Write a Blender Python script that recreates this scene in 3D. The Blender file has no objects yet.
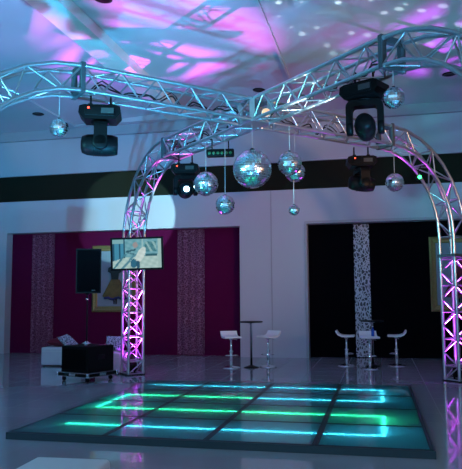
import bpy, math, random
from mathutils import Vector, Matrix
random.seed(7)
C = bpy.context.scene.collection
PI = math.pi
rad = math.radians

# ------------------------------------------------------------------ materials
def nodes_of(name):
    m = bpy.data.materials.new(name); m.use_nodes = True
    nt = m.node_tree; b = nt.nodes['Principled BSDF']
    return m, nt, b
def mat(name, col, rough=.5, metal=0., spec=.5, noise=0., nscale=8., bump=0.):
    m, nt, b = nodes_of(name)
    b.inputs['Roughness'].default_value = rough
    b.inputs['Metallic'].default_value = metal
    b.inputs['Specular IOR Level'].default_value = spec
    tc = nt.nodes.new('ShaderNodeTexCoord'); nz = nt.nodes.new('ShaderNodeTexNoise')
    nz.inputs['Scale'].default_value = nscale; nz.inputs['Detail'].default_value = 3
    nt.links.new(tc.outputs['Object'], nz.inputs['Vector'])
    mx = nt.nodes.new('ShaderNodeMix'); mx.data_type = 'RGBA'
    n = max(noise, .03)
    mx.inputs['A'].default_value = (*[c*(1-n) for c in col], 1)
    mx.inputs['B'].default_value = (*[min(1, c*(1+n)) for c in col], 1)
    nt.links.new(nz.outputs['Fac'], mx.inputs['Factor'])
    nt.links.new(mx.outputs['Result'], b.inputs['Base Color'])
    if bump:
        bp = nt.nodes.new('ShaderNodeBump'); bp.inputs['Strength'].default_value = bump
        bp.inputs['Distance'].default_value = .01
        nt.links.new(nz.outputs['Fac'], bp.inputs['Height']); nt.links.new(bp.outputs['Normal'], b.inputs['Normal'])
    return m
def emit(name, col, strength):
    m, nt, b = nodes_of(name)
    b.inputs['Base Color'].default_value = (*[c*.3 for c in col], 1)
    b.inputs['Emission Color'].default_value = (*col, 1)
    b.inputs['Emission Strength'].default_value = strength
    return m

M = {}
M['wall'] = mat('painted plaster', (.46, .48, .52), .75, noise=.03, nscale=1.2)
M['ceiling'] = mat('ceiling paint', (.52, .53, .56), .8, noise=.03, nscale=.8)
M['soffit'] = mat('soffit grey', (.36, .37, .40), .8)  # darker grey than wall and ceiling
M['beam'] = mat('cream beam paint', (.80, .76, .70), .6)
M['band'] = mat('dark clerestory lining', (.015, .016, .010), .85, spec=.08, noise=.15, nscale=1)
M['magenta'] = mat('magenta wall cloth', (.085, .002, .036), .9, spec=.1, noise=.12, nscale=2)
M['blackcloth'] = mat('black wall cloth', (.0014, .0015, .003), .9, spec=.05, noise=.2, nscale=3)
M['alu'] = mat('truss aluminium', (.50, .52, .55), .34, .95, noise=.08, nscale=25)
M['plate'] = mat('dull grey joint plate', (.10, .12, .13), .45, .6)
M['black'] = mat('black plastic', (.004, .004, .0045), .45, noise=.1, spec=.10)
M['blackm'] = mat('black steel', (.006, .006, .007), .4, .0, spec=.15)
M['carpet'] = mat('black speaker carpet', (.004, .004, .005), .9, spec=.15, noise=.4, nscale=90, bump=.3)
M['grille'] = mat('black speaker grille', (.003, .003, .004), .9, .0, spec=.04, noise=.6, nscale=160, bump=.5)
M['chrome'] = mat('chrome', (.8, .8, .82), .12, 1.0)
M['seatwhite'] = mat('white leatherette', (.78, .78, .78), .35, noise=.03)
M['poufwhite'] = mat('pouf leatherette', (.66, .68, .70), .4, noise=.04, bump=.1)
M['red'] = mat('red cushion cloth', (.15, .004, .02), .85, noise=.15, nscale=20)
M['cable'] = mat('black cable rubber', (.008, .008, .009), .5)
M['cord'] = mat('steel hanging wire', (.55, .56, .58), .4, .6)
M['gold'] = mat('antique gold frame', (.27, .20, .075), .5, .55, noise=.35, nscale=30, bump=.6)
M['matboard'] = mat('pale blue picture ground', (.20, .26, .31), .7, noise=.12, nscale=3)
M['glassblue'] = mat('blue bottle glass', (.02, .10, .45), .1)
M['labelwhite'] = mat('pale printed plate', (.03, .03, .03), .5, noise=.5, nscale=60)
M['redled'] = emit('red indicator', (1, .05, .02), 6)
M['greenled'] = emit('green lamp', (.05, 1, .25), 4)
M['lamp'] = emit('lit white lens', (.55, .9, 1), 9)
M['warmlamp'] = emit('warm lamp', (1, .6, .35), .9)
M['lens'] = mat('dark glass lens', (.02, .03, .04), .05, 0, 1.0)

def floor_material():
    m, nt, b = nodes_of('glossy porcelain tiles')
    tc = nt.nodes.new('ShaderNodeTexCoord'); mp = nt.nodes.new('ShaderNodeMapping')
    br = nt.nodes.new('ShaderNodeTexBrick')
    br.offset = 0; br.inputs['Scale'].default_value = 1.0
    br.inputs['Brick Width'].default_value = .8; br.inputs['Row Height'].default_value = .7
    br.inputs['Mortar Size'].default_value = .006; br.inputs['Mortar Smooth'].default_value = .2
    br.inputs['Color1'].default_value = (.34, .35, .37, 1); br.inputs['Color2'].default_value = (.31, .32, .35, 1)
    br.inputs['Mortar'].default_value = (.12, .12, .13, 1)
    nt.links.new(tc.outputs['Object'], mp.inputs['Vector']); nt.links.new(mp.outputs['Vector'], br.inputs['Vector'])
    nt.links.new(br.outputs['Color'], b.inputs['Base Color'])
    rr = nt.nodes.new('ShaderNodeMapRange')
    nt.links.new(br.outputs['Fac'], rr.inputs['Value'])
    rr.inputs['To Min'].default_value = .06; rr.inputs['To Max'].default_value = .6
    nt.links.new(rr.outputs['Result'], b.inputs['Roughness'])
    b.inputs['Specular IOR Level'].default_value = .7
    nz = nt.nodes.new('ShaderNodeTexNoise'); nz.inputs['Scale'].default_value = 1.6
    bp = nt.nodes.new('ShaderNodeBump'); bp.inputs['Strength'].default_value = .06; bp.inputs['Distance'].default_value = .02
    nt.links.new(tc.outputs['Object'], nz.inputs['Vector'])
    nt.links.new(nz.outputs['Fac'], bp.inputs['Height']); nt.links.new(bp.outputs['Normal'], b.inputs['Normal'])
    return m
M['floor'] = floor_material()

def lace_material(name, scale, thread, ground, width, stretch=1.):
    m, nt, b = nodes_of(name)
    tc = nt.nodes.new('ShaderNodeTexCoord'); mp = nt.nodes.new('ShaderNodeMapping')
    mp.inputs['Scale'].default_value = (1, 1, stretch)
    nz = nt.nodes.new('ShaderNodeTexNoise'); nz.inputs['Scale'].default_value = 5
    add = nt.nodes.new('ShaderNodeMixRGB'); add.inputs['Fac'].default_value = .12
    vo = nt.nodes.new('ShaderNodeTexVoronoi'); vo.feature = 'DISTANCE_TO_EDGE'; vo.inputs['Scale'].default_value = scale
    nt.links.new(tc.outputs['Object'], mp.inputs['Vector'])
    nt.links.new(mp.outputs['Vector'], nz.inputs['Vector'])
    nt.links.new(mp.outputs['Vector'], add.inputs['Color1']); nt.links.new(nz.outputs['Color'], add.inputs['Color2'])
    nt.links.new(add.outputs['Color'], vo.inputs['Vector'])
    lt = nt.nodes.new('ShaderNodeMath'); lt.operation = 'LESS_THAN'; lt.inputs[1].default_value = width
    nt.links.new(vo.outputs['Distance'], lt.inputs[0])
    mx = nt.nodes.new('ShaderNodeMix'); mx.data_type = 'RGBA'
    mx.inputs['A'].default_value = (*ground, 1); mx.inputs['B'].default_value = (*thread, 1)
    nt.links.new(lt.outputs['Value'], mx.inputs['Factor']); nt.links.new(mx.outputs['Result'], b.inputs['Base Color'])
    b.inputs['Roughness'].default_value = .6
    return m
M['lace_pink'] = lace_material('silver scroll lace on magenta', 17, (.26, .10, .17), (.09, .004, .04), .06)
M['lace_silver'] = lace_material('silver lace on black', 17, (.55, .55, .60), (.05, .05, .06), .13, .6)
M['cushion'] = lace_material('blue grey patterned cushion cloth', 22, (.42, .52, .56), (.05, .08, .10), .11)

def glass_top():
    m = bpy.data.materials.new('frosted teal dance floor glass'); m.use_nodes = True
    nt = m.node_tree; nt.nodes.clear()
    out = nt.nodes.new('ShaderNodeOutputMaterial')
    tr = nt.nodes.new('ShaderNodeBsdfTransparent'); tr.inputs['Color'].default_value = (.62, .88, .90, 1)
    tl = nt.nodes.new('ShaderNodeBsdfTranslucent'); tl.inputs['Color'].default_value = (.60, .92, .95, 1)
    df = nt.nodes.new('ShaderNodeBsdfDiffuse'); df.inputs['Color'].default_value = (.03, .12, .14, 1)
    gl = nt.nodes.new('ShaderNodeBsdfGlossy'); gl.inputs['Roughness'].default_value = .05
    m1 = nt.nodes.new('ShaderNodeMixShader'); m1.inputs[0].default_value = .86
    m2 = nt.nodes.new('ShaderNodeMixShader'); m2.inputs[0].default_value = .15
    m3 = nt.nodes.new('ShaderNodeMixShader')
    fr = nt.nodes.new('ShaderNodeFresnel'); fr.inputs['IOR'].default_value = 1.35
    nt.links.new(tr.outputs[0], m1.inputs[1]); nt.links.new(tl.outputs[0], m1.inputs[2])
    nt.links.new(m1.outputs[0], m2.inputs[1]); nt.links.new(df.outputs[0], m2.inputs[2])
    nt.links.new(fr.outputs[0], m3.inputs[0]); nt.links.new(m2.outputs[0], m3.inputs[1]); nt.links.new(gl.outputs[0], m3.inputs[2])
    nt.links.new(m3.outputs[0], out.inputs['Surface'])
    return m
M['dfglass'] = glass_top()
M['dftray'] = mat('dance floor tray', (.35, .75, .80), .7, noise=.1)
M['dfedge'] = mat('dance floor metal edge', (.012, .03, .04), .4, .2, noise=.15)

def mirror_material():
    m, nt, b = nodes_of('mirror ball facets')
    b.inputs['Metallic'].default_value = 1; b.inputs['Roughness'].default_value = .15
    b.inputs['Base Color'].default_value = (.86, .90, .92, 1)
    return m
M['mirror'] = mirror_material()

# ------------------------------------------------------------------ mesh building
class MB:
    def __init__(s): s.v = []; s.f = []; s.m = []; s.sm = []
    def add(s, verts, faces, mi=0, smooth=False, M4=None):
        n = len(s.v)
        for p in verts:
            p = Vector(p)
            s.v.append(M4 @ p if M4 is not None else p)
        for f in faces:
            s.f.append([n+i for i in f]); s.m.append(mi); s.sm.append(smooth)
    def box(s, c, d, mi=0, M4=None, bev=0.):
        x, y, z = c; a, b, h = d[0]/2, d[1]/2, d[2]/2
        if bev <= 0:
            vs = [(x+i*a, y+j*b, z+k*h) for k in (-1, 1) for i, j in ((-1, -1), (1, -1), (1, 1), (-1, 1))]
            s.add(vs, [(3, 2, 1, 0), (4, 5, 6, 7), (0, 1, 5, 4), (1, 2, 6, 5), (2, 3, 7, 6), (3, 0, 4, 7)], mi, False, M4)
        else:   # rounded box: stacked rounded rectangles
            n = 4; prof = []
            for q in range(n+1):
                t = PI/2*q/n; prof.append((bev*(1-math.sin(t)), bev*(1-math.cos(t))))
            levels = [(-h+z_, in_) for in_, z_ in prof][0:]
            low = [(-h + bev*(1-math.cos(PI/2*q/n)), bev*(1-math.sin(PI/2*q/n))) for q in range(n+1)]
            up = [(-zz, ii) for zz, ii in reversed(low)]
            rings = low+up; vs = []; m = 0
            for zz, ins in rings:
                ring = []
                for cx, cy, a0 in ((1, 1, 0), (-1, 1, 90), (-1, -1, 180), (1, -1, 270)):
                    for q in range(n+1):
                        t = rad(a0+90*q/n); rr = bev-ins
                        ring.append((x+cx*(a-bev)+rr*math.cos(t), y+cy*(b-bev)+rr*math.sin(t), z+zz))
                m = len(ring); vs += ring
            fs = []
            for k in range(len(rings)-1):
                for i in range(m): fs.append((k*m+i, k*m+(i+1) % m, (k+1)*m+(i+1) % m, (k+1)*m+i))
            fs.append(tuple(reversed(range(m)))); fs.append(tuple((len(rings)-1)*m+i for i in range(m)))
            s.add(vs, fs, mi, True, M4)
        return s
    def tube(s, pts, r, n=8, mi=0, caps=True, M4=None):
        pts = [Vector(p) for p in pts]; rings = []
        rs = r if isinstance(r, (list, tuple)) else [r]*len(pts)
        t0 = (pts[1]-pts[0]).normalized()
        up = Vector((0, 0, 1)) if abs(t0.z) < .9 else Vector((1, 0, 0))
        nrm = (up - t0*up.dot(t0)).normalized(); vs = []
        for i, p in enumerate(pts):
            t = (pts[min(i+1, len(pts)-1)]-pts[max(i-1, 0)]).normalized()
            nrm = (nrm - t*nrm.dot(t)).normalized(); bn = t.cross(nrm)
            for k in range(n):
                a = 2*PI*k/n; vs.append(p+(nrm*math.cos(a)+bn*math.sin(a))*rs[i])
        fs = []
        for i in range(len(pts)-1):
            for k in range(n): fs.append((i*n+k, i*n+(k+1) % n, (i+1)*n+(k+1) % n, (i+1)*n+k))
        s.add(vs, fs, mi, True, M4)
        if caps:
            s.add(vs[:n], [tuple(reversed(range(n)))], mi, False, M4); s.add(vs[-n:], [tuple(range(n))], mi, False, M4)
        return s
    def lathe(s, prof, n=24, mi=0, M4=None, smooth=True):
        vs = []
        for r, z in prof:
            for k in range(n): vs.append((r*math.cos(2*PI*k/n), r*math.sin(2*PI*k/n), z))
        fs = []
        for i in range(len(prof)-1):
            for k in range(n): fs.append((i*n+k, i*n+(k+1) % n, (i+1)*n+(k+1) % n, (i+1)*n+k))
        if prof[0][0] > 1e-5: fs.append(tuple(reversed(range(n))))
        if prof[-1][0] > 1e-5: fs.append(tuple((len(prof)-1)*n+k for k in range(n)))
        s.add(vs, fs, mi, smooth, M4)
        return s
    def prism(s, poly, y0, y1, mi=0, M4=None, smooth=False):   # poly in XZ, extruded along Y
        n = len(poly)
        vs = [(x, y0, z) for x, z in poly]+[(x, y1, z) for x, z in poly]
        fs = [tuple(range(n)), tuple(reversed(range(n, 2*n)))]
        s.add(vs, fs, mi, False, M4)
        s.add(vs, [(i, i+n, (i+1) % n+n, (i+1) % n) for i in range(n)], mi, smooth, M4)
        return s
    def build(s, name, mats, parent=None):
        me = bpy.data.meshes.new(name); me.from_pydata([tuple(v) for v in s.v], [], s.f)
        if not isinstance(mats, (list, tuple)): mats = [mats]
        for m in mats: me.materials.append(m)
        for p, mi, sm in zip(me.polygons, s.m, s.sm): p.material_index = mi; p.use_smooth = sm
        import bmesh
        bm = bmesh.new(); bm.from_mesh(me); bmesh.ops.recalc_face_normals(bm, faces=bm.faces); bm.to_mesh(me); bm.free()
        o = bpy.data.objects.new(name, me); C.objects.link(o)
        if parent: o.parent = parent
        return o

def tag(o, label, cat, group=None, kind=None):
    o['label'] = label; o['category'] = cat
    if group: o['group'] = group
    if kind: o['kind'] = kind
    return o
def thing(name, label, cat, loc, rz=0., group=None):
    o = bpy.data.objects.new(name, None); C.objects.link(o); o.empty_display_size = .1
    o.location = loc; o.rotation_euler = (0, 0, rz)
    return tag(o, label, cat, group)
def struct(name, mb, m):
    o = mb.build(name, m); o['kind'] = 'structure'; return o
def dup(root, loc, rz, label):
    r = root.copy(); C.objects.link(r); r.location = loc; r.rotation_euler = (0, 0, rz); r['label'] = label
    for ch in list(root.children):
        c = ch.copy(); C.objects.link(c); c.parent = r
        for g in list(ch.children):
            d = g.copy(); C.objects.link(d); d.parent = c
    return r
def T(x, y, z): return Matrix.Translation((x, y, z))
def R(deg, ax): return Matrix.Rotation(rad(deg), 4, ax)

# ------------------------------------------------------------------ room
W = 17.87; XL, XR, YB = -12.6, 8.0, -5.0; ZC = 6.9
ZB, ZT, ZD = 4.71, 5.52, 3.72
struct('floor', MB().box(((XL+XR)/2, (YB+W+.5)/2, -.1), (XR-XL+.4, W+.5-YB, .2)), M['floor'])
w = MB()
def wallbox(x0, x1, z0, z1, y0=W, y1=W+.45): w.box(((x0+x1)/2, (y0+y1)/2, (z0+z1)/2), (x1-x0, y1-y0, z1-z0))
wallbox(XL, -11.34, 0, ZD); wallbox(-3.87, -1.94, 0, ZD); wallbox(6.6, XR, 0, ZD)
wallbox(XL, XR, ZD, ZB); wallbox(XL, XR, ZT, ZC+.6)
wallbox(XL, XR, 0, ZC, W+.45, W+.6)
struct('wall_back', w, M['wall'])
struct('trim_1', MB().box(((-11.34-3.87)/2, W+.38, ZD/2), (11.34-3.87, .1, ZD)), M['magenta'])
struct('trim_2', MB().box(((-1.94+6.6)/2, W+.38, ZD/2), (6.6+1.94, .1, ZD)), M['blackcloth'])
struct('trim_3', MB().box(((XL+XR)/2, W+.26, (ZB+ZT)/2), (XR-XL, .36, ZT-ZB)), M['band'])
struct('trim_4', MB().box((-2.95, W-.004, ZB/2), (.03, .012, ZB)), M['soffit'])           # panel joint
fr = MB()                                                                                 # casing round the black recess
fr.box((-1.97, W-.02, ZD/2), (.07, .06, ZD)); fr.box((2.3, W-.02, ZD+.035), (8.6, .06, .07))
struct('trim_5', fr, M['soffit'])
struct('wall_left', MB().box((XL-.1, (YB+W)/2, ZC/2), (.2, W-YB, ZC)), M['wall'])
struct('wall_right', MB().box((XR+.1, (YB+W)/2, ZC/2), (.2, W-YB, ZC)), M['wall'])
# bulkhead step where the ceiling meets the wall
struct('trim_6', MB().box(((XL+XR)/2, W-.07, 6.77), (XR-XL, .14, .30)), M['soffit'])
# ceiling: flat left and right of a shallow vault that runs front to back
X0, X1, XM, ZR = -8.86, -1.98, -5.6, 7.12
c = MB()
c.box(((XL+X0)/2, (YB+W)/2, ZC+.05), (X0-XL, W-YB, .1)); c.box(((X1+XR)/2, (YB+W)/2, ZC+.05), (XR-X1, W-YB, .1))
c.box(((X0+X1)/2, W-.2, ZC+.2), (X1-X0, .4, .4))
for xa, xb, za, zb in ((X0, XM, ZC+.02, ZR), (XM, X1, ZR, ZC+.02)):
    c.add([(xa, YB, za), (xb, YB, zb), (xb, W-.4, zb), (xa, W-.4, za), (xa, YB, za+.08), (xb, YB, zb+.08), (xb, W-.4, zb+.08), (xa, W-.4, za+.08)],
          [(0, 1, 2, 3), (7, 6, 5, 4), (0, 4, 5, 1), (3, 2, 6, 7), (0, 3, 7, 4), (1, 5, 6, 2)])
struct('ceiling', c, M['ceiling'])
struct('trim_7', MB().box((XM-.02, (YB+W-.4)/2, ZR-.10), (.56, W-.4-YB, .30)), M['beam'])      # ridge beam
# edge battens of the vault
e = MB()
e.box((X1+.02, (YB+W-.4)/2, ZC-.015), (.06, W-.4-YB, .04)); e.box((X0-.02, (YB+W-.4)/2, ZC-.015), (.06, W-.4-YB, .04))
struct('trim_8', e, M['ceiling'])

# recessed downlights (unlit, dark)
def ceil_z(x):
    if x <= X0 or x >= X1: return ZC
    return ZC+.02+(ZR-ZC-.02)*((x-X0)/(XM-X0) if x < XM else (X1-x)/(X1-XM))
dl = thing('recessed_downlight', 'dark round ceiling downlight at left, above the small hanging mirror ball', 'ceiling light', (-9.30, 16.05, ZC), 0, 'round recessed downlights')
MB().lathe([(.10, -.002), (.16, -.002), (.165, -.012), (.12, -.02), (.10, -.012)], 24).build('trim_ring', M['blackm'], dl)
MB().lathe([(.001, -.006), (.11, -.004)], 24).build('lamp_glass', M['black'], dl)
for (x, y), lb in (((-2.86, 15.7), 'dark round ceiling downlight just above the truss crossing'),
                   ((1.75, 15.45), 'dark round ceiling downlight at right, seen under the curved truss'),
                   ((-4.72, 10.30), 'dark round ceiling downlight at the top edge, between the shadows on the ceiling')):
    d = dup(dl, (x, y, ceil_z(x)-.004), 0, lb)
    if X0 < x < X1: d.rotation_euler = (0, (math.atan2(ZR-ZC-.02, X1-XM) if x > XM else -math.atan2(ZR-ZC-.02, XM-X0)), 0)

# lace strips hanging on the recess walls
def strip(x0, x1, name, label, m):
    mb = MB(); n = 16; z0, z1 = .02, ZD-.03; yb = W+.325
    pts = []
    for i in range(n+1):
        t = i/n; pts.append((x0+(x1-x0)*t, yb-.012-.010*math.cos(t*PI*8)))
    vs = [(x, y, z0) for x, y in pts]+[(x, y, z1) for x, y in pts]+[(x, y+.006, z0) for x, y in pts]+[(x, y+.006, z1) for x, y in pts]
    k = n+1; fs = []
    for i in range(n):
        fs += [(i, i+1, k+i+1, k+i), (2*k+i+1, 2*k+i, 3*k+i, 3*k+i+1)]
    mb.add(vs, fs, 0, True); o = mb.build(name, m)
    return tag(o, label, 'wall hanging', 'patterned strips on the recess walls')
strip(-10.62, -9.85, 'lace_hanging', 'dark pink scroll-patterned strip on the magenta wall, left of the loudspeaker', M['lace_pink'])
strip(-5.83, -5.00, 'lace_hanging', 'silvery pink scroll-patterned strip on the magenta wall, right of the television', M['lace_pink'])
strip(-.67, -.24, 'lace_hanging', 'narrow silver lace strip hanging on the black wall', M['lace_silver'])

# framed dress pictures
def dress_picture(x, label, cols, rz=0):
    t = thing('picture_frame', label, 'picture', (x, W+.33, 1.26), 0, 'gold framed dress pictures')
    w_, h_, b_ = 1.46, 2.02, .17
    f = MB()
    prof = [(0, 0), (0, -.05), (.05, -.075), (.11, -.055), (.15, -.05), (b_, -.03), (b_, 0)]
    cs = [(-w_/2, 0), (w_/2, 0), (w_/2, h_), (-w_/2, h_)]; ins = [(1, 1), (-1, 1), (-1, -1), (1, -1)]
    vs = [(cx+ix*d, y, cz+iz*d) for (cx, cz), (ix, iz) in zip(cs, ins) for d, y in prof]
    n = len(prof)
    f.add(vs, [(k*n+i, k*n+i+1, ((k+1) % 4)*n+i+1, ((k+1) % 4)*n+i) for k in range(4) for i in range(n-1)], 0, False)
    f.build('frame', M['gold'], t)
    MB().box((0, -.02, h_/2), (w_-2*b_+.02, .02, h_-2*b_+.02)).build('backing_board', M['matboard'], t)
    d = MB()
    def sym(pts): return pts+[(-px, pz) for px, pz in reversed(pts)]
    body = sym([(.03, .50), (.10, .62), (.13, .80), (.10, .98), (.12, 1.16), (.22, 1.22), (.20, 1.34), (.06, 1.40)])
    skirt = [(-.12, .98), (-.40, .48), (-.30, .40), (-.18, .43), (-.05, .36), (.10, .42), (.25, .38), (.40, .50), (.14, .98)]
    d.prism([(px+.02, pz) for px, pz in skirt], -.075, -.03, 0); d.build('dress_skirt', mat('dress skirt '+label[:12], cols[0], .8, noise=.6, nscale=9), t)
    d = MB(); d.prism([(px+.02, pz) for px, pz in body[3:-3]], -.09, -.03, 0); d.build('dress_bodice', mat('dress bodice '+label[:12], cols[1], .8, noise=.3, nscale=9), t)
    d = MB()
    for q in range(7):
        xx = -.33+q*.11; d.tube([(xx+.02, -.08, .42+.03*math.sin(q*2)), (xx+.13, -.08, .40+.03*math.cos(q*2))], .035, 6)
    d.build('dress_hem', mat('dress hem '+label[:12], cols[2], .8), t)
    d = MB(); d.tube([(.0, -.06, .40), (.0, -.06, .24)], .02, 6); d.tube([(.07, -.06, .40), (.07, -.06, .24)], .02, 6)
    d.build('stand_legs', M['black'], t)
dress_picture(-7.83, 'gold framed picture of a yellow and blue dress beside the loudspeaker', ((.12, .10, .03), (.012, .03, .03), (.015, .025, .12)))
dress_picture(2.08, 'gold framed picture of a dark red dress behind the right truss tower', ((.12, .012, .03), (.14, .01, .03), (.2, .05, .06)))

# ------------------------------------------------------------------ lighting truss
CX, CY, ROT = -1.909, 10.108, .0117
H, S, RA, L, ZJ, A = 4.69, 3.0, 1.83, 4.83, 2.45, .35
truss = thing('lighting_truss', 'aluminium four-legged box truss arching and crossing over the dance floor', 'truss', (CX, CY, 0), ROT)
ANG = [225, 315, 45, 135]
def frames(kind, n):   # list of (pos, inner/up normal) in the (s,z) plane
    out = []
    if kind == 'straight':
        for i in range(n+1): out.append((.20+(S-.20)*i/n, H, 0., 1.))
    elif kind == 'arc':
        for i in range(n+1):
            t = PI/2*i/n; out.append((S+RA*math.sin(t), H-RA+RA*math.cos(t), math.sin(t), math.cos(t)))
        out.append((L, ZJ+.03, 1., 0.))
    else:
        for i in range(n+1): out.append((L, ZJ-.03-(ZJ-.03-.03)*i/n, 1., 0.))
    return out
def truss_section(k, kind, n, name, rung_every):
    a = rad(ANG[k]); dx, dy = math.cos(a), math.sin(a); lat = Vector((-dy, dx, 0))
    fr_ = frames(kind, n)
    def P(i, u, v):
        s_, z_, ns, nz = fr_[i]; h = A/2
        return Vector((dx*s_, dy*s_, z_))+Vector((dx*ns, dy*ns, nz))*(u*h)+lat*(v*h)
    last = len(fr_)-1
    ch = MB()
    for u in (-1, 1):
        for v in (-1, 1):
            ch.tube([P(i, u, v) for i in range(last+1)], .030, 10)
            for i, sg in ((0, 1), (last, -1)):     # conical couplers
                p = P(i, u, v); q = P(i+sg, u, v); d = (q-p).normalized()
                ch.tube([p-d*.03, p+d*.05], [.026, .037], 8)
    o = ch.build(name, M['alu'], truss)
    br = MB(); cyc = [(1, 1), (1, -1), (-1, -1), (-1, 1)]
    m = n
    for fi in range(4):
        c0, c1 = cyc[fi], cyc[(fi+1) % 4]
        for i in range(m):
            aa, bb = (c0, c1) if (i+fi) % 2 == 0 else (c1, c0)
            br.tube([P(i, *aa), P(i+1, *bb)], .0140, 6, caps=False)
        for i in range(0, n+1):
            if i in (0, n) or (rung_every and i % rung_every == 0):
                p0, p1 = P(i, *c0), P(i, *c1); e_ = Vector((0, 0, 0))
                br.tube([p0, p1], .0140 if i not in (0, last) else .017, 6, caps=False)
    br.build('lattice_brace', M['alu'], o)
    # dark end plates at the bolted joints
    if kind == 'arc':
        for i in (0, last):
            ep = MB()
            cr = [P(i, u, v) for u, v in ((1.22, 1.22), (1.22, -1.22), (-1.22, -1.22), (-1.22, 1.22))]
            ci = [P(i, u, v) for u, v in ((.72, .72), (.72, -.72), (-.72, -.72), (-.72, .72))]
            s0, z0, ns, nz = fr_[i]; tdir = Vector((dx*nz, dy*nz, -ns))*.03
            vs = [p-tdir for p in cr]+[p-tdir for p in ci]+[p+tdir for p in cr]+[p+tdir for p in ci]
            fs = []
            for q in range(4):
                r_ = (q+1) % 4
                fs += [(q, r_, 4+r_, 4+q), (8+q, 12+q, 12+r_, 8+r_), (q, 8+q, 8+r_, r_), (4+q, 4+r_, 12+r_, 12+q)]
            ep.add(vs, fs)
            ep.build('end_frame', M['plate'], o)
    return o
for k in range(4):
    truss_section(k, 'straight', 10, 'straight_truss', 0)
    truss_section(k, 'arc', 8, 'curved_truss', 3)
    truss_section(k, 'tower', 9, 'tower_truss', 2)
    a = rad(ANG[k])
    MB().box((0, 0, .012), (.41, .41, .024), M4=T(L*math.cos(a), L*math.sin(a), 0) @ R(ANG[k], 'Z')).build('base_plate', M['blackm'], truss)
jb = MB()
for i in range(4):
    a = rad(ANG[i]); d = Vector((math.cos(a), math.sin(a), 0)); l_ = Vector((-d.y, d.x, 0))
    for z in (H-A/2, H+A/2):
        for v in (-1, 1): jb.tube([d*.0+l_*v*A/2+Vector((0, 0, z)), d*.22+l_*v*A/2+Vector((0, 0, z))], .028, 8)
for x, y in ((1, 0), (0, 1), (-1, 0), (0, -1)):
    p = A/2*math.sqrt(2)
    jb.tube([(x*p, y*p, H-A/2-.03), (x*p, y*p, H+A/2+.03)], .036, 8)
    jb.box((x*p, y*p, H), (.085, .085, A), M4=None)
jb.box((0, 0, H+A/2+.01), (A*1.15, A*1.15, .02), M4=R(45, 'Z')); jb.box((0, 0, H-A/2-.01), (A*1.15, A*1.15, .02), M4=R(45, 'Z'))
jb.build('junction_box', M['alu'], truss)
def tp(k, s, off=0., z=0.):     # world point on the truss diagonal
    a = rad(ANG[k])+ROT
    return Vector((CX+s*math.cos(a)-off*math.sin(a), CY+s*math.sin(a)+off*math.cos(a), z))
# cable runs: black leads clipped along the truss chords with drooping loops
for k, lb in enumerate(('black power cable clipped along the near left truss beam', 'black power cable looping along the near right truss beam',
                        'black power cable on the far right truss beam', 'black power cable on the far left truss beam')):
    pts = []; n = 60
    for i in range(n+1):
        s_ = .35+(S-.5)*i/n
        ph = i/n*PI*5
        pts.append(tp(k, s_, .03*math.sin(i*.9)+.05, H-A/2+.045+.03*math.sin(i*.7)+(.10*abs(math.sin(ph)))))
    o = MB().tube(pts, .013, 6).build('power_cable', M['cable'])
    tag(o, lb, 'cable', 'black cables on the truss')
    pts2 = [p+Vector((.02, -.02, .05*math.sin(i*.5))) for i, p in enumerate(pts[::2])]
    MB().tube(pts2, .010, 6).build('thin_cable', M['cable'], o)

# LED uplighters standing inside the tower bases
UP = []
for k, lb in enumerate(('small black uplighter inside the near left tower base', 'small black uplighter inside the near right tower base',
                        'small black uplighter inside the far right tower base', 'small black uplighter inside the far left tower base')):
    p = tp(k, L, 0, .026)
    t = thing('uplighter', lb, 'stage light', p, rad(ANG[k])+ROT, 'magenta uplighters inside the truss towers')
    MB().lathe([(.085, .05), (.10, .07), (.10, .21), (.085, .24), (.07, .24), (.068, .21), (.0, .20)], 20).build('housing', M['black'], t)
    MB().lathe([(.0, .214), (.066, .214)], 20).build('lit_lens', emit('magenta lens', (1, .12, .9), 12), t)
    MB().prism([(-.11, 0), (.11, 0), (.11, .13), (.098, .13), (.098, .014), (-.098, .014), (-.098, .13), (-.11, .13)], -.02, .02).build('bracket', M['blackm'], t)
    UP.append(p)
    MB().box((.0, .0, .0), (.05, .012, .03), M4=T(-.06, -.085, .10)).build('label_plate', M['labelwhite'], t)

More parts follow.
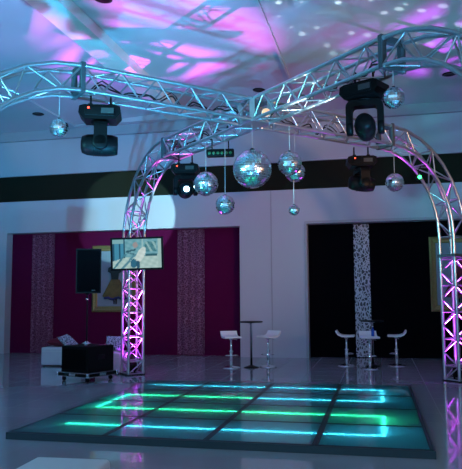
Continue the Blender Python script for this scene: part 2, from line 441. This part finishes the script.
# ------------------------------------------------------------------ mirror balls
def mirror_ball(loc, r, ztop, label, rows, cord=None):
    t = thing('mirror_ball', label, 'mirror ball', loc, random.random()*6, 'mirror balls hanging from the truss')
    core = MB(); prof = [(r*.975*math.sin(PI*i/16), -r*.975*math.cos(PI*i/16)) for i in range(17)]
    prof[0] = (0.0001, prof[0][1]); prof[-1] = (.0001, prof[-1][1])
    core.lathe(prof, 24); core.build('ball_core', M['cord'], t)
    mb = MB()
    for i in range(rows):
        th0, th1 = PI*(i+.06)/rows, PI*(i+.94)/rows; thm = (th0+th1)/2
        n = max(5, int(2*rows*math.sin(thm)))
        for j in range(n):
            p0, p1 = 2*PI*(j+.05)/n, 2*PI*(j+.95)/n; pm = (p0+p1)/2
            cn = Vector((math.sin(thm)*math.cos(pm), math.sin(thm)*math.sin(pm), math.cos(thm)))
            tilt = Vector((random.gauss(0, .055), random.gauss(0, .055), random.gauss(0, .055)))
            nn = (cn+tilt).normalized(); vs = []
            for th, ph in ((th0, p0), (th1, p0), (th1, p1), (th0, p1)):
                d = Vector((math.sin(th)*math.cos(ph), math.sin(th)*math.sin(ph), math.cos(th)))
                d = d*(r*cn.dot(nn)/max(.3, d.dot(nn))); vs.append(d)
            mb.add(vs, [(0, 1, 2, 3)])
    mb.build('mirror_tiles', M['mirror'], t)
    MB().lathe([(.12*r+.008, r*.98), (.10*r+.008, r*1.05), (.02, r*1.08), (.008, r*1.10)], 14).build('top_cap', M['blackm'], t)
    MB().tube([(0, 0, r*1.05), (0, 0, ztop-loc[2])], .006, 6).build('hanging_cord', M['cord'], t)
ZBOT = H-A/2-.02
mirror_ball((-1.965, 10.10, 3.76), .315, ZBOT, 'largest mirror ball, hanging under the middle of the truss crossing', 26)
mirror_ball((-3.06, 11.23, 3.76), .225, ZBOT, 'mid-size mirror ball right of the lit moving head lamp', 18)
mirror_ball((-2.59, 10.79, 3.29), .168, ZBOT, 'small mirror ball on a long cord, lower left of the largest one', 14)
mirror_ball((-1.385, 10.36, 3.875), .198, ZBOT, 'mid-size mirror ball just right of the largest one, in front of another', 16)
mirror_ball((-1.355, 10.80, 3.81), .172, ZBOT, 'mirror ball partly hidden behind the ball right of the largest one', 14)
mirror_ball((-1.37, 10.70, 3.14), .093, 3.65, 'smallest mirror ball, hanging lowest, right of the largest one', 10)
mirror_ball((-4.19, 7.78, 3.99), .127, H-.20, 'small mirror ball under the curved truss at far left', 12)
mirror_ball((.24, 8.00, 4.13), .135, H-.17, 'small mirror ball at the right of the big black ring-shaped moving head', 12)
mirror_ball((.34, 12.40, 3.83), .172, H-.19, 'mirror ball inside the curve of the far right truss', 14)

# ------------------------------------------------------------------ moving head lamps
def moving_head(loc, base_deg, yoke_deg, pitch, label, lit=False, sc=1., zp=-.50, hr=1., led=True):
    t = thing('moving_head_light', label, 'stage light', loc, rad(base_deg), 'moving head lamps hanging from the truss')
    t.scale = (sc, sc, sc)
    b = MB()   # base box with chamfered underside, hanging at z 0 .. -0.20
    b.prism([(-.26, -.02), (-.20, 0), (.20, 0), (.26, -.02), (.27, -.11), (.20, -.19), (-.20, -.19), (-.27, -.11)], -.17, .17)
    for y in (-.178, .178):
        b.box((0, y, -.09), (.38, .02, .12), bev=.008)
    base = b.build('base_housing', M['black'], t)
    MB().box((.10, -.192, -.085), (.16, .008, .07)).build('control_panel', M['labelwhite'], base)
    MB().box((.10, .192, -.085), (.16, .008, .07)).build('control_panel', M['labelwhite'], base)
    if led:
        for y in (-1, 1): MB().lathe([(.0, -.008), (.014, -.006), (.014, 0)], 10, M4=T(-.14, .19*y, -.05) @ R(90*-y, 'X')).build('indicator_lamp', M['redled'], base)
    for x in (-.13, .13):
        cl = MB(); cl.box((x, 0, .02), (.06, .10, .05)); cl.tube([(x, 0, .04), (x, 0, .13)], .015, 8)
        cl.tube([(x, .035*math.cos(q*PI/6), .16+.035*math.sin(q*PI/6)) for q in range(-2, 9)], .010, 6)
        cl.build('truss_clamp', M['blackm'], t)
    Y = R(yoke_deg, 'Z')
    y_ = MB()
    y_.lathe([(.11, -.19), (.13, -.215), (.10, -.225)], 20, M4=Y)
    # U shaped yoke: rounded outline in XZ minus inner opening
    def outline(hw, zt, zb, r_, n=6):
        pts = [(-hw, zb)]
        for q in range(n+1):
            a = PI-PI/2*q/n; pts.append((-hw+r_+r_*math.cos(a), zt-r_+r_*math.sin(a)))
        for q in range(n+1):
            a = PI/2-PI/2*q/n; pts.append((hw-r_+r_*math.cos(a), zt-r_+r_*math.sin(a)))
        pts.append((hw, zb)); return pts
    o_, i_ = outline(.235, -.21, zp-.03, .09), outline(.155, -.29, zp-.03, .05)
    n = len(o_); vs = []
    for yy in (-.085, .085): vs += [(x, yy, z) for x, z in o_]+[(x, yy, z) for x, z in i_]
    fs = []
    for q in range(n-1):
        fs += [(q, q+1, n+q+1, n+q), (2*n+q+1, 2*n+q, 3*n+q, 3*n+q+1), (q, 2*n+q, 2*n+q+1, q+1), (n+q+1, 3*n+q+1, 3*n+q, n+q)]
    y_.add(vs, fs, 0, False, Y)
    for x in (-.195, .195):
        y_.lathe([(.085, -.04), (.10, -.03), (.10, .03), (.085, .04)], 20, M4=Y @ T(x, 0, zp) @ R(90, 'Y'))
    y_.build('yoke', M['black'], t)
    HM = Y @ T(0, 0, zp) @ R(pitch, 'X')
    h = MB()
    prof = [(.05, -.25), (.11, -.235), (.135, -.17), (.145, -.05), (.145, .08), (.135, .16), (.12, .22), (.115, .225), (.10, .215)]
    prof = [(r_*hr, z_) for r_, z_ in prof]
    h.lathe(prof, 24, M4=HM @ R(90, 'X') @ Matrix.Scale(1, 4))
    for q in range(5): h.lathe([(.143*hr, 0), (.151*hr, .006), (.143*hr, .012)], 24, M4=HM @ R(90, 'X') @ T(0, 0, -.09+q*.03))
    head = h.build('lamp_head', M['black'], t)
    MB().lathe([(.0, .232), (.06, .228), (.10, .216)], 24, M4=HM @ R(90, 'X') @ Matrix.Diagonal((hr, hr, 1, 1))).build('lens', M['lens'], head)
    if lit: MB().lathe([(.0, .240), (.045, .236), (.055, .228)], 20, M4=HM @ R(90, 'X')).build('lit_lens', M['lamp'], head)
    return t
# safety clearances: base top just under the lower chords
moving_head((-3.765, 8.18, 4.35), 20, 95, 0, 'black moving head lamp with a red light under the near left beam', sc=1.07)
moving_head((-.12, 8.38, 4.45), -28, 205, 8, 'big black moving head lamp facing forward under the near right beam', sc=1.03, zp=-.555, hr=.88, led=False)
moving_head((-.26, 11.80, 4.22), 10, 100, 5, 'black moving head lamp with a red light under the far right beam', sc=.98)
moving_head((-3.62, 11.78, 4.25), 10, 12, 2, 'moving head lamp with its white lens lit under the far left beam', lit=True, sc=1.0)

# ------------------------------------------------------------------ small fixtures on the truss
def led_bar(loc, rz, label):
    t = thing('effect_light_bar', label, 'stage light', loc, rz)
    MB().box((0, 0, 0), (.50, .13, .14), bev=.02).build('housing', M['black'], t)
    lm = MB()
    for i in range(6): lm.lathe([(.0, .006), (.026, .004), (.028, 0)], 12, M4=T(-.19+i*.076, -.066, -.01) @ R(90, 'X'))
    lm.build('lens_row', mat('lens with green glow tint', (.01, .10, .04), .3), t)  # the bar's green light is put into the lens colour
    for x in (-.15, .15): MB().tube([(x, 0, .06), (x, 0, .26)], .012, 8).build('hanger', M['blackm'], t)
led_bar((-2.73, 11.02, 4.27), rad(8), 'black effect light bar with green-lit lenses above the small long-corded mirror ball')
t = thing('pin_spot', 'small black clamp lamp glowing green in the far right curved truss', 'stage light', (.80, 12.72, 3.96), .3)
MB().lathe([(.03, -.07), (.05, -.05), (.055, .05), (.05, .06)], 16, M4=R(90, 'X')).build('housing', M['black'], t)
MB().lathe([(.0, .066), (.03, .064), (.045, .058)], 16, M4=R(90, 'X')).build('lit_lens', M['greenled'], t)
MB().tube([(0, 0, .04), (0, 0, .14), (.06, .04, .22)], .010, 8).build('clamp_arm', M['blackm'], t)
t = thing('par_can', 'small round lamp with a warm lens inside the truss beside the crossing', 'stage light', (-1.69, 9.88, 4.60), .2)
MB().lathe([(.03, -.10), (.07, -.08), (.075, .07), (.085, .08), (.07, .07)], 18, M4=R(90, 'X')).build('housing', M['alu'], t)
MB().lathe([(.0, .075), (.07, .070)], 18, M4=R(90, 'X')).build('lit_lens', M['warmlamp'], t)

# ------------------------------------------------------------------ television on the left tower
tv = thing('television', 'wide flat television showing a room scene, fixed to the far left tower', 'television', (-5.07, 12.96, 2.63), rad(10))
TM = R(-1.2, 'Y') @ R(4, 'X')
TW, TH = 1.06, .625
sc_m = bpy.data.materials.new('television picture'); sc_m.use_nodes = True
nt = sc_m.node_tree; b = nt.nodes['Principled BSDF']; at = nt.nodes.new('ShaderNodeAttribute'); at.attribute_name = 'picture'
nt.links.new(at.outputs['Color'], b.inputs['Emission Color']); b.inputs['Emission Strength'].default_value = .7
b.inputs['Base Color'].default_value = (.01, .01, .01, 1); b.inputs['Roughness'].default_value = .2
def pic(u, v):   # u 0..1 left-right, v 0..1 bottom-top : a bright room, a figure in white walking
    n = .06*math.sin(u*37+v*11)*math.sin(v*29-u*7)
    base = (.24+n, .46+n, .50+n)
    if v < .34+.12*u: base = (.50+n, .64+n, .60+n)
    if u < .22 and v > .25+u*.5: base = (.10, .34, .46) if int(u*30) % 4 else (.03, .12, .18)
    if u < .22 and v > .86: base = (.30, .50, .52)
    if .22 < u < .26 and v > .35: base = (.04, .14, .18)
    if abs(u-.20-v*.55) < .03 and v < .5: base = (.16, .34, .40)
    if abs(u-.02-v*.5) < .025 and v < .5: base = (.10, .28, .34)
    if .60 < u < .64 and v > .3: base = (.42, .60, .58)
    if .66 < u < .90 and .56 < v < .92: base = (.12+n, .30+n, .32+n) if int(u*22+v*7) % 3 else (.38, .56, .54)
    if .68 < u < .92 and .42 < v < .50: base = (.05, .16, .18)
    if u > .93: base = (.46, .60, .56)
    if ((u-.56-.25*(v-.4))/.085)**2+((v-.44)/.28)**2 < 1: base = (.66+n, .74+n, .70+n)
    if ((u-.47)/.05)**2+((v-.80)/.10)**2 < 1: base = (.44, .38, .36)
    if ((u-.43)/.07)**2+((v-.16)/.16)**2 < 1: base = (.05, .20, .28)
    if ((u-.52)/.04)**2+((v-.12)/.14)**2 < 1: base = (.04, .14, .20)
    if abs(v-.60-.35*(u-.36)) < .03 and .28 < u < .48: base = (.05, .15, .18)
    if abs(v-.52+.5*(u-.36)) < .02 and .28 < u < .44: base = (.08, .20, .24)
    return [max(0, min(1, c))**1.35*1.1 for c in base]
nx, nz = 64, 38; g = MB(); cols = []
for j in range(nz+1):
    for i in range(nx+1): g.v.append(TM @ Vector(((i/nx-.5)*TW, -.034, (j/nz-.5)*TH)))
for j in range(nz):
    for i in range(nx):
        a = j*(nx+1)+i; g.f.append([a, a+1, a+nx+2, a+nx+1]); g.m.append(0); g.sm.append(False)
scr = g.build('screen', sc_m, tv)
ca = scr.data.color_attributes.new('picture', 'FLOAT_COLOR', 'POINT')
for j in range(nz+1):
    for i in range(nx+1): ca.data[j*(nx+1)+i].color = (*pic(i/nx, j/nz), 1)
bz = MB()
for cx, cz, dx_, dz_ in ((0, TH/2+.020, TW+.08, .040), (0, -TH/2-.022, TW+.08, .044), (-TW/2-.020, 0, .040, TH), (TW/2+.020, 0, .040, TH)):
    bz.box((cx, -.022, cz), (dx_, .05, dz_), M4=TM)
bz.box((0, .01, 0), (TW+.05, .05, TH+.05), M4=TM)
bz.build('bezel', M['black'], tv)
bk = MB(); bk.box((-.08, .07, 0), (.30, .08, .22)); bk.tube([(-.10, .10, .05), (-.18, .24, .05)], .02, 8); bk.tube([(-.10, .10, -.05), (-.18, .24, -.05)], .02, 8)
bk.build('wall_bracket', M['blackm'], tv)

# ------------------------------------------------------------------ loudspeaker, subwoofer, dolly
SR = rad(-20.5)
sx, sy = -5.93, 12.42
d = thing('equipment_dolly', 'black wheeled dolly board with metal edges under the subwoofer', 'dolly', (sx, sy, 0), SR)
dm = MB(); dm.box((0, 0, .145), (.86, .82, .075)); dm.build('deck', M['black'], d)
ed = MB()
for x in (-.43, .43): ed.box((x, 0, .182), (.03, .84, .012)); ed.box((x, 0, .108), (.03, .84, .012))
for y in (-.41, .41): ed.box((0, y, .182), (.88, .03, .012)); ed.box((0, y, .108), (.88, .03, .012))
for x in (-.43, .43):
    for y in (-.41, .41): ed.box((x, y, .145), (.05, .05, .09), bev=.012)
ed.build('metal_edging', M['chrome'], d)
for x, y in ((0, -.418), (.438, 0)):
    hd = MB(); hd.box((x, y, .145), (.18 if x == 0 else .012, .012 if x == 0 else .18, .05)); hd.build('recessed_handle', M['chrome'], d)
for x in (-.34, .34):
    for y in (-.32, .32):
        cs = MB(); cs.box((x, y, .10), (.09, .07, .012)); cs.box((x, y-.024, .07), (.05, .006, .06)); cs.box((x, y+.024, .07), (.05, .006, .06))
        c_ = cs.build('caster', M['blackm'], d)
        MB().lathe([(.02, -.018), (.048, -.016), (.050, 0), (.048, .016), (.02, .018)], 20, M4=T(x, y, .050) @ R(90, 'X')).build('wheel', M['black'], c_)
s_ = thing('subwoofer', 'large black subwoofer box standing on the wheeled dolly', 'speaker', (sx, sy, .19), SR)
MB().box((0, 0, .26), (.76, .74, .52), bev=.015).build('cabinet', M['carpet'], s_)
MB().box((0, -.375, .26), (.68, .02, .40), bev=.006).build('front_grille', M['grille'], s_)
MB().box((.382, 0, .30), (.012, .20, .09), bev=.004).build('side_handle', M['blackm'], s_)
MB().lathe([(.05, .515), (.06, .52), (.03, .54), (.025, .55)], 16, M4=T(-.03, -.01, 0)).build('pole_socket', M['chrome'], s_)
po = thing('speaker_pole', 'black pole rising from the subwoofer with a silver foot collar', 'stand', (sx-.03, sy, .74), 0)
MB().tube([(0, 0, -.0), (0, 0, 1.005)], .018, 10).build('pole', M['blackm'], po)
MB().lathe([(.10, .0), (.10, .012), (.04, .03), (.035, .05)], 18).build('foot_collar', M['chrome'], po)
MB().lathe([(.03, .90), (.035, .92), (.03, .96)], 14).build('top_collar', M['chrome'], po)
sp = thing('loudspeaker', 'tall black loudspeaker on the pole above the subwoofer', 'speaker', (sx-.03, sy, 1.78), rad(30))
cab = MB()
hw = [(-.20, -.20), (.20, -.20), (.16, .20), (-.16, .20)]
vs = [(x*1.28, y*1.15, z) for z in (0, .92) for x, y in hw]
cab.add(vs, [(3, 2, 1, 0), (4, 5, 6, 7), (0, 1, 5, 4), (1, 2, 6, 5), (2, 3, 7, 6), (3, 0, 4, 7)])
cab.build('cabinet', M['black'], sp)
MB().box((0, -.208, .46), (.46, .02, .86), bev=.008, M4=T(0, -.03, 0)).build('front_grille', M['grille'], sp)
MB().box((.10, -.252, .06), (.07, .006, .022)).build('badge', M['labelwhite'], sp)
MB().lathe([(.045, -.03), (.045, 0.0)], 14).build('pole_mount', M['blackm'], sp)

# ------------------------------------------------------------------ poufs and cushions
def pouf(loc, rz, w_, h_, label):
    t = thing('pouf', label, 'pouf', loc, rz, 'white cube poufs')
    MB().box((0, 0, h_*.5+.015), (w_, w_, h_-.03), bev=.035).build('padded_body', M['poufwhite'], t)
    sm_ = MB(); z = h_-.10
    sm_.tube([(-w_/2+.03, -w_/2-.001, z), (w_/2-.03, -w_/2-.001, z), (w_/2+.001, -w_/2+.03, z), (w_/2+.001, w_/2-.03, z), (w_/2-.03, w_/2+.001, z), (-w_/2+.03, w_/2+.001, z), (-w_/2-.001, w_/2-.03, z), (-w_/2-.001, -w_/2+.03, z), (-w_/2+.03, -w_/2-.001, z)], .005, 6)
    sm_.build('seam_piping', M['seatwhite'], t)
    for x in (-1, 1):
        for y in (-1, 1): MB().lathe([(.02, 0), (.025, .03)], 10, M4=T(x*(w_/2-.06), y*(w_/2-.06), 0)).build('foot', M['blackm'], t)
    return t
pouf((-7.98, 14.95, 0), .05, .58, .47, 'pale cube pouf with a red cushion on it, at the far left')
pouf((-5.94, 13.73, 0), .0, .60, .47, 'cube pouf lit pink between the subwoofer and the left tower')
pouf((-2.28, 4.30, 0), .06, .60, .475, 'white rounded pouf at the bottom edge, nearest the camera')
def cushion(loc, eul, size, th, m, label):
    n = 12; mb = MB(); vs = []; fs = []
    for sgn in (1, -1):
        for j in range(n+1):
            for i in range(n+1):
                u, v = 2*i/n-1, 2*j/n-1
                e = max(0, (1-abs(u)**2.5)*(1-abs(v)**2.5))**.5
                pinch = 1-.07*(1-abs(u*v))*0 - .06*((1-v*v)*abs(u)**3+(1-u*u)*abs(v)**3)
                vs.append((u*size[0]/2*pinch, v*size[1]/2*pinch, sgn*th/2*e))
    k = (n+1)**2
    for s0 in (0, k):
        for j in range(n):
            for i in range(n):
                a = s0+j*(n+1)+i; fs.append((a, a+1, a+n+2, a+n+1) if s0 == 0 else (a+n+1, a+n+2, a+1, a))
    mb.add(vs, fs, 0, True); o = mb.build('cushion', m)
    o.location = loc; o.rotation_euler = eul
    return tag(o, label, 'cushion', 'cushions lying on the poufs')
cushion((-7.93, 14.95, .575), (0, rad(4), .1), (.50, .46), .20, M['red'], 'plump red cushion lying on the far left pouf')
cushion((-6.10, 13.86, .56), (0, 0, .2), (.30, .30), .18, M['red'], 'red cushion behind the subwoofer, beside the pole foot')
cushion((-6.98, 13.62, .68), (rad(10), rad(40), 0), (.46, .42), .13, M['cushion'], 'patterned grey blue cushion leaning behind the left end of the subwoofer')
cushion((-5.84, 13.62, .66), (rad(66), 0, .05), (.46, .36), .12, M['cushion'], 'patterned grey blue cushion on the pink-lit pouf by the tower')
pouf((-6.80, 13.72, 0), .0, .44, .47, 'pale cube pouf hidden behind the subwoofer, under the leaning cushion')

# ------------------------------------------------------------------ bar stools and tables
def make_stool(label):
    t = thing('bar_stool', label, 'bar stool', (0, 0, 0), 0, 'white swivel bar stools')
    # seat profile in (y,z): front edge -.19 to the upturned back at +.20
    prof = [(-.20, .735), (-.19, .75), (-.05, .745), (.08, .75), (.16, .775), (.20, .82), (.225, .865)]
    low = [(.25, .855), (.235, .80), (.19, .745), (.10, .705), (-.05, .70), (-.19, .705), (-.205, .72)]
    poly = prof+low; st = MB(); xs = [-.205, -.195, .195, .205]
    n = len(poly); vs = []; cy = sum(p[0] for p in poly)/n; cz = sum(p[1] for p in poly)/n
    for k, x in enumerate(xs):
        f_ = .0 if k in (1, 2) else .012
        for i, (y, z) in enumerate(poly):
            q = poly[(2*7-1-i) % n]
            vs.append((x, y+(q[0]-y)*f_*8*.5, z+(q[1]-z)*f_*8*.5))
    fs = [tuple(range(n)), tuple(reversed(range(3*n, 4*n)))]
    for k in range(3):
        for i in range(n): fs.append((k*n+i, (k+1)*n+i, (k+1)*n+(i+1) % n, k*n+(i+1) % n))
    st.add(vs, fs, 0, False); st.build('seat', M['seatwhite'], t)
    cl = MB(); cl.lathe([(.06, .70), (.05, .68), (.03, .66), (.022, .64), (.022, .42), (.036, .41), (.036, .05)], 16)
    cl.build('column', M['chrome'], t)
    MB().lathe([(.045, .38), (.05, .395), (.045, .41)], 16).build('column_collar', M['chrome'], t)
    bs = MB(); bs.lathe([(.215, 0), (.215, .012), (.17, .025), (.05, .05), (.036, .06)], 28); bs.build('base', M['chrome'], t)
    ft = MB(); pts = [(.036, 0, .30)]+[(.15*math.cos(rad(a_)), .15*math.sin(rad(a_))-.02, .30) for a_ in range(20, -201, -20)]+[(-.036, 0, .30)]
    ft.tube(pts, .009, 8); ft.build('footrest', M['chrome'], t)
    MB().tube([(.03, .02, .68), (.12, .05, .665), (.17, .06, .655)], .006, 6).build('height_lever', M['chrome'], t)
    return t
s0 = make_stool('white bar stool left of the dark round bar table by the magenta wall edge')
s0.location = (-3.50, 15.1, 0); s0.rotation_euler = (0, 0, rad(28))
for loc, rz, lb in (((-2.66, 15.44, 0), -32, 'white bar stool right of the dark round bar table, in front of the grey wall'),
                    ((-.82, 15.98, 0), 90, 'white bar stool left of the lace strip, its back upturned at left'),
                    ((-.26, 15.42, 0), 12, 'white bar stool in front of the lace strip, holding a blue bottle'),
                    ((.36, 16.18, 0), -90, 'white bar stool against the black wall, its back upturned at right')):
    dup(s0, loc, rad(rz), lb)
def make_table(label):
    t = thing('bar_table', label, 'bar table', (0, 0, 0), 0, 'round black bar tables')
    MB().lathe([(.0, 1.10), (.27, 1.10), (.285, 1.092), (.285, 1.078), (.27, 1.07), (.0, 1.07)], 32).build('tabletop', M['black'], t)
    MB().lathe([(.10, 1.07), (.09, 1.06), (.03, 1.04), (.03, .06)], 16).build('column', M['chrome'], t)
    MB().lathe([(.185, 0), (.185, .012), (.11, .03), (.04, .06)], 28).build('base', M['blackm'], t)
    return t
t0_ = make_table('dark round bar table between two white stools, at the grey wall'); t0_.location = (-3.04, 15.26, 0)
dup(t0_, (-.20, 16.02, 0), 0, 'dark round bar table before the black wall, among three white stools')
bt = thing('bottle', 'small blue bottle standing on the front stool before the lace strip', 'bottle', (-.18, 15.47, .75))
MB().lathe([(.033, 0), (.036, .01), (.036, .13), (.014, .18), (.013, .22), (.0, .22)], 16).build('glass_body', M['glassblue'], bt)
MB().lathe([(.015, .215), (.015, .235), (.0, .236)], 12).build('cap', M['seatwhite'], bt)

# ------------------------------------------------------------------ dance floor
DX, DY, TS, DZ = -4.40, 7.08, 1.225, .085
df = thing('dance_floor', 'low illuminated glass panel dance floor glowing teal and green', 'dance floor', (DX, DY, 0), .004)
def led(col, st): return emit('led tube', col, st)
LC = {'c': led((.12, .72, .95), 135.), 'g': led((.08, .95, .40), 105.), 't': led((.08, .95, .62), 105.), 'b': led((.12, .50, 1.), 22.)}
rowcol = ['tccc', 'gggg', 'ggcc', 'cccc']
ZL = .052
for j in range(4):
    for i in range(4):
        x, y = i*TS, j*TS; cx_, cy_ = x+TS/2, y+TS/2
        p = MB(); p.box((cx_, cy_, .010), (TS-.012, TS-.012, .016))
        pan = p.build('floor_panel', M['dftray'], df)
        MB().box((cx_, cy_, DZ-.004), (TS-.07, TS-.07, .008)).build('glass_sheet', M['dfglass'], pan)
        e_ = MB()
        for a_, b_, w1, w2 in ((cx_, y+.020, TS-.004, .034), (cx_, y+TS-.020, TS-.004, .034), (x+.020, cy_, .034, TS-.004), (x+TS-.020, cy_, .034, TS-.004)):
            e_.box((a_, b_, DZ/2), (w1, w2, DZ))
        e_.build('panel_frame', M['dfedge'], pan)
        x_a = x+.03; x_b = x+TS-.03
        if i == 0: x_a = x+(.45 if j in (0,) else .30)
        if i == 3: x_b = x+TS*.60
        rc = rowcol[j][i]
        l1 = MB().tube([(x_a, cy_, ZL), (x_b, cy_, ZL)], .013, 8).build('led_tube', LC[rc], pan)
        if i == 3:
            if j in (0, 2): MB().tube([(x_b, cy_, ZL), (x_b, y+TS-.03, ZL)], .012, 8).build('led_tube', LC['c'], pan)
            if j in (1, 3): MB().tube([(x_b, cy_, ZL), (x_b, y+.03, ZL)], .012, 8).build('led_tube', LC['g' if j == 1 else 'c'], pan)
        if i == 0:
            if j == 1: MB().tube([(x_a, cy_, ZL), (x_a, y+TS-.03, ZL)], .012, 8).build('led_tube', LC['t'], pan)
            if j == 2: MB().tube([(x_a, cy_, ZL), (x_a, y+.03, ZL)], .012, 8).build('led_tube', LC['t'], pan)
fs_ = MB()
for cx_, cy_, w1, w2 in ((2*TS, -.012, 4*TS+.04, .02), (2*TS, 4*TS+.012, 4*TS+.04, .02), (-.012, 2*TS, .02, 4*TS+.04), (4*TS+.012, 2*TS, .02, 4*TS+.04)):
    fs_.box((cx_, cy_, DZ/2-.002), (w1, w2, DZ-.004))
fs_.build('edge_fascia', M['dfedge'], df)

# ------------------------------------------------------------------ lights
def look(o, target): o.rotation_euler = (Vector(target)-o.location).to_track_quat('-Z', 'Y').to_euler()
def spot(name, loc, tgt, col, power, deg, blend=.3, rad_=.04):
    l = bpy.data.lights.new(name, 'SPOT'); l.color = col; l.energy = power; l.spot_size = rad(deg); l.spot_blend = blend; l.shadow_soft_size = rad_
    o = bpy.data.objects.new(name, l); C.objects.link(o); o.location = loc; look(o, tgt); return o
def point(name, loc, col, power, rad_=.05):
    l = bpy.data.lights.new(name, 'POINT'); l.color = col; l.energy = power; l.shadow_soft_size = rad_
    o = bpy.data.objects.new(name, l); C.objects.link(o); o.location = loc; return o
MAG = (1., .10, .85)
tgt = [(-5.0, 10.6, 6.9), (0.6, 11.0, 6.9), (1.2, 12.8, 6.9), (-4.5, 12.4, 6.9)]
pw = [420, 60, 360, 2700]; cone = [46, 50, 44, 46]
for k, p in enumerate(UP):
    spot('uplighter_beam', (p.x, p.y, .27), tgt[k], MAG, pw[k], cone[k], .45, .025)
for k in (2, 3): spot('uplighter_core', (UP[k].x, UP[k].y, .265), (UP[k].x, UP[k].y, 3), (.58, .04, 1.), 1900, 40, .5, .03); spot('uplighter_spill', (UP[k].x, UP[k].y, .265), (UP[k].x, UP[k].y, 3), (.58, .04, 1.), 170, 130, .8, .03)
# added cyan spots with no fixture, tinting ceiling, floor and truss
spot('added_cyan_fill', (-2.2, 5.2, .5), (-7.0, 11.0, 6.9), (.05, .50, 1.), 3900, 75, .8, .08)
spot('added_cyan_fill', (-6.2, 6.6, .5), (-3.0, 11.8, 6.9), (.05, .60, 1.), 700, 50, .8, .08)
spot('added_cyan_fill', (1.6, 6.0, 1.0), (-1.5, 12.5, 6.9), (.08, .52, 1.), 1300, 95, .8, .08)
spot('cyan_on_crossing', (-8.0, 3.0, 2.6), (-2.0, 10.0, 4.1), (.16, .88, 1.), 4500, 28, .8, .25)
spot('wall_disc', (-3.95, 12.2, 3.95), (-7.2, W, 4.12), (.45, .92, 1.), 1900, 24, .12, .03)
spot('cyan_floor_wash', (-6.5, 3.5, 5.5), (-7., 6.5, 0), (.10, .45, 1.), 400, 70, .9, .1)
spot('warm_on_right_arch', (5.6, 5.6, 2.6), (.2, 11.4, 3.9), (1., .48, .24), 1700, 46, .8, .3)
# mirror ball specks on the ceiling, imitated by an added patterned spot
sp_ = spot('speck_stand_in', (-1.2, 9.0, 4.0), (0.2, 10.6, 6.9), (.75, .95, 1.), 900, 80, .4, .01)
sp_.data.use_nodes = True; nt = sp_.data.node_tree; em = nt.nodes['Emission']
tc = nt.nodes.new('ShaderNodeTexCoord'); vo = nt.nodes.new('ShaderNodeTexVoronoi'); vo.inputs['Scale'].default_value = 15
vo.inputs['Randomness'].default_value = .6
mr = nt.nodes.new('ShaderNodeMapRange'); mr.inputs['From Min'].default_value = .16; mr.inputs['From Max'].default_value = .30
mr.inputs['To Min'].default_value = 1.; mr.inputs['To Max'].default_value = .06
nt.links.new(tc.outputs['Normal'], vo.inputs['Vector']); nt.links.new(vo.outputs['Distance'], mr.inputs['Value'])
nt.links.new(mr.outputs['Result'], em.inputs['Strength'])
# amber and white points added behind the camera for the mirror balls to reflect
point('added_amber_lamp', (4.2, -.5, 2.4), (1., .42, .12), 200, .35)
point('added_white_lamp', (-2.6, -1.6, 3.6), (.45, .9, 1.), 260, .30)

wd = bpy.data.worlds.new('evening ambient'); bpy.context.scene.world = wd; wd.use_nodes = True
wd.node_tree.nodes['Background'].inputs['Color'].default_value = (.21, .54, .90, 1)
wd.node_tree.nodes['Background'].inputs['Strength'].default_value = 1.28

# ------------------------------------------------------------------ camera
yaw, pitch, roll, hcam, fpx = .226764, .0981263, -.00665560, 1.675111, 639.311
cy, sy_, cp, sp2 = math.cos(yaw), math.sin(yaw), math.cos(pitch), math.sin(pitch)
fwd = Vector((-sy_*cp, cy*cp, sp2)); rt = Vector((cy, sy_, 0)); up = rt.cross(fwd)
cr, srr = math.cos(roll), math.sin(roll)
r2 = rt*cr+up*srr; u2 = -rt*srr+up*cr
cam = bpy.data.cameras.new('camera'); co = bpy.data.objects.new('camera', cam); C.objects.link(co)
m3 = Matrix((r2, u2, -fwd)).transposed().to_4x4(); m3.translation = (0, 0, hcam); co.matrix_world = m3
cam.sensor_fit = 'HORIZONTAL'; cam.sensor_width = 36; cam.lens = fpx*36/462; cam.clip_end = 100
S_ = bpy.context.scene; S_.camera = co
S_.view_settings.view_transform = 'Standard'; S_.view_settings.look = 'None'; S_.view_settings.gamma = 1
S_.view_settings.use_curve_mapping = False; S_.view_settings.exposure = .18
S_.cycles.use_denoising = True; S_.cycles.max_bounces = 8; S_.cycles.transparent_max_bounces = 8
S_.cycles.sample_clamp_indirect = 4
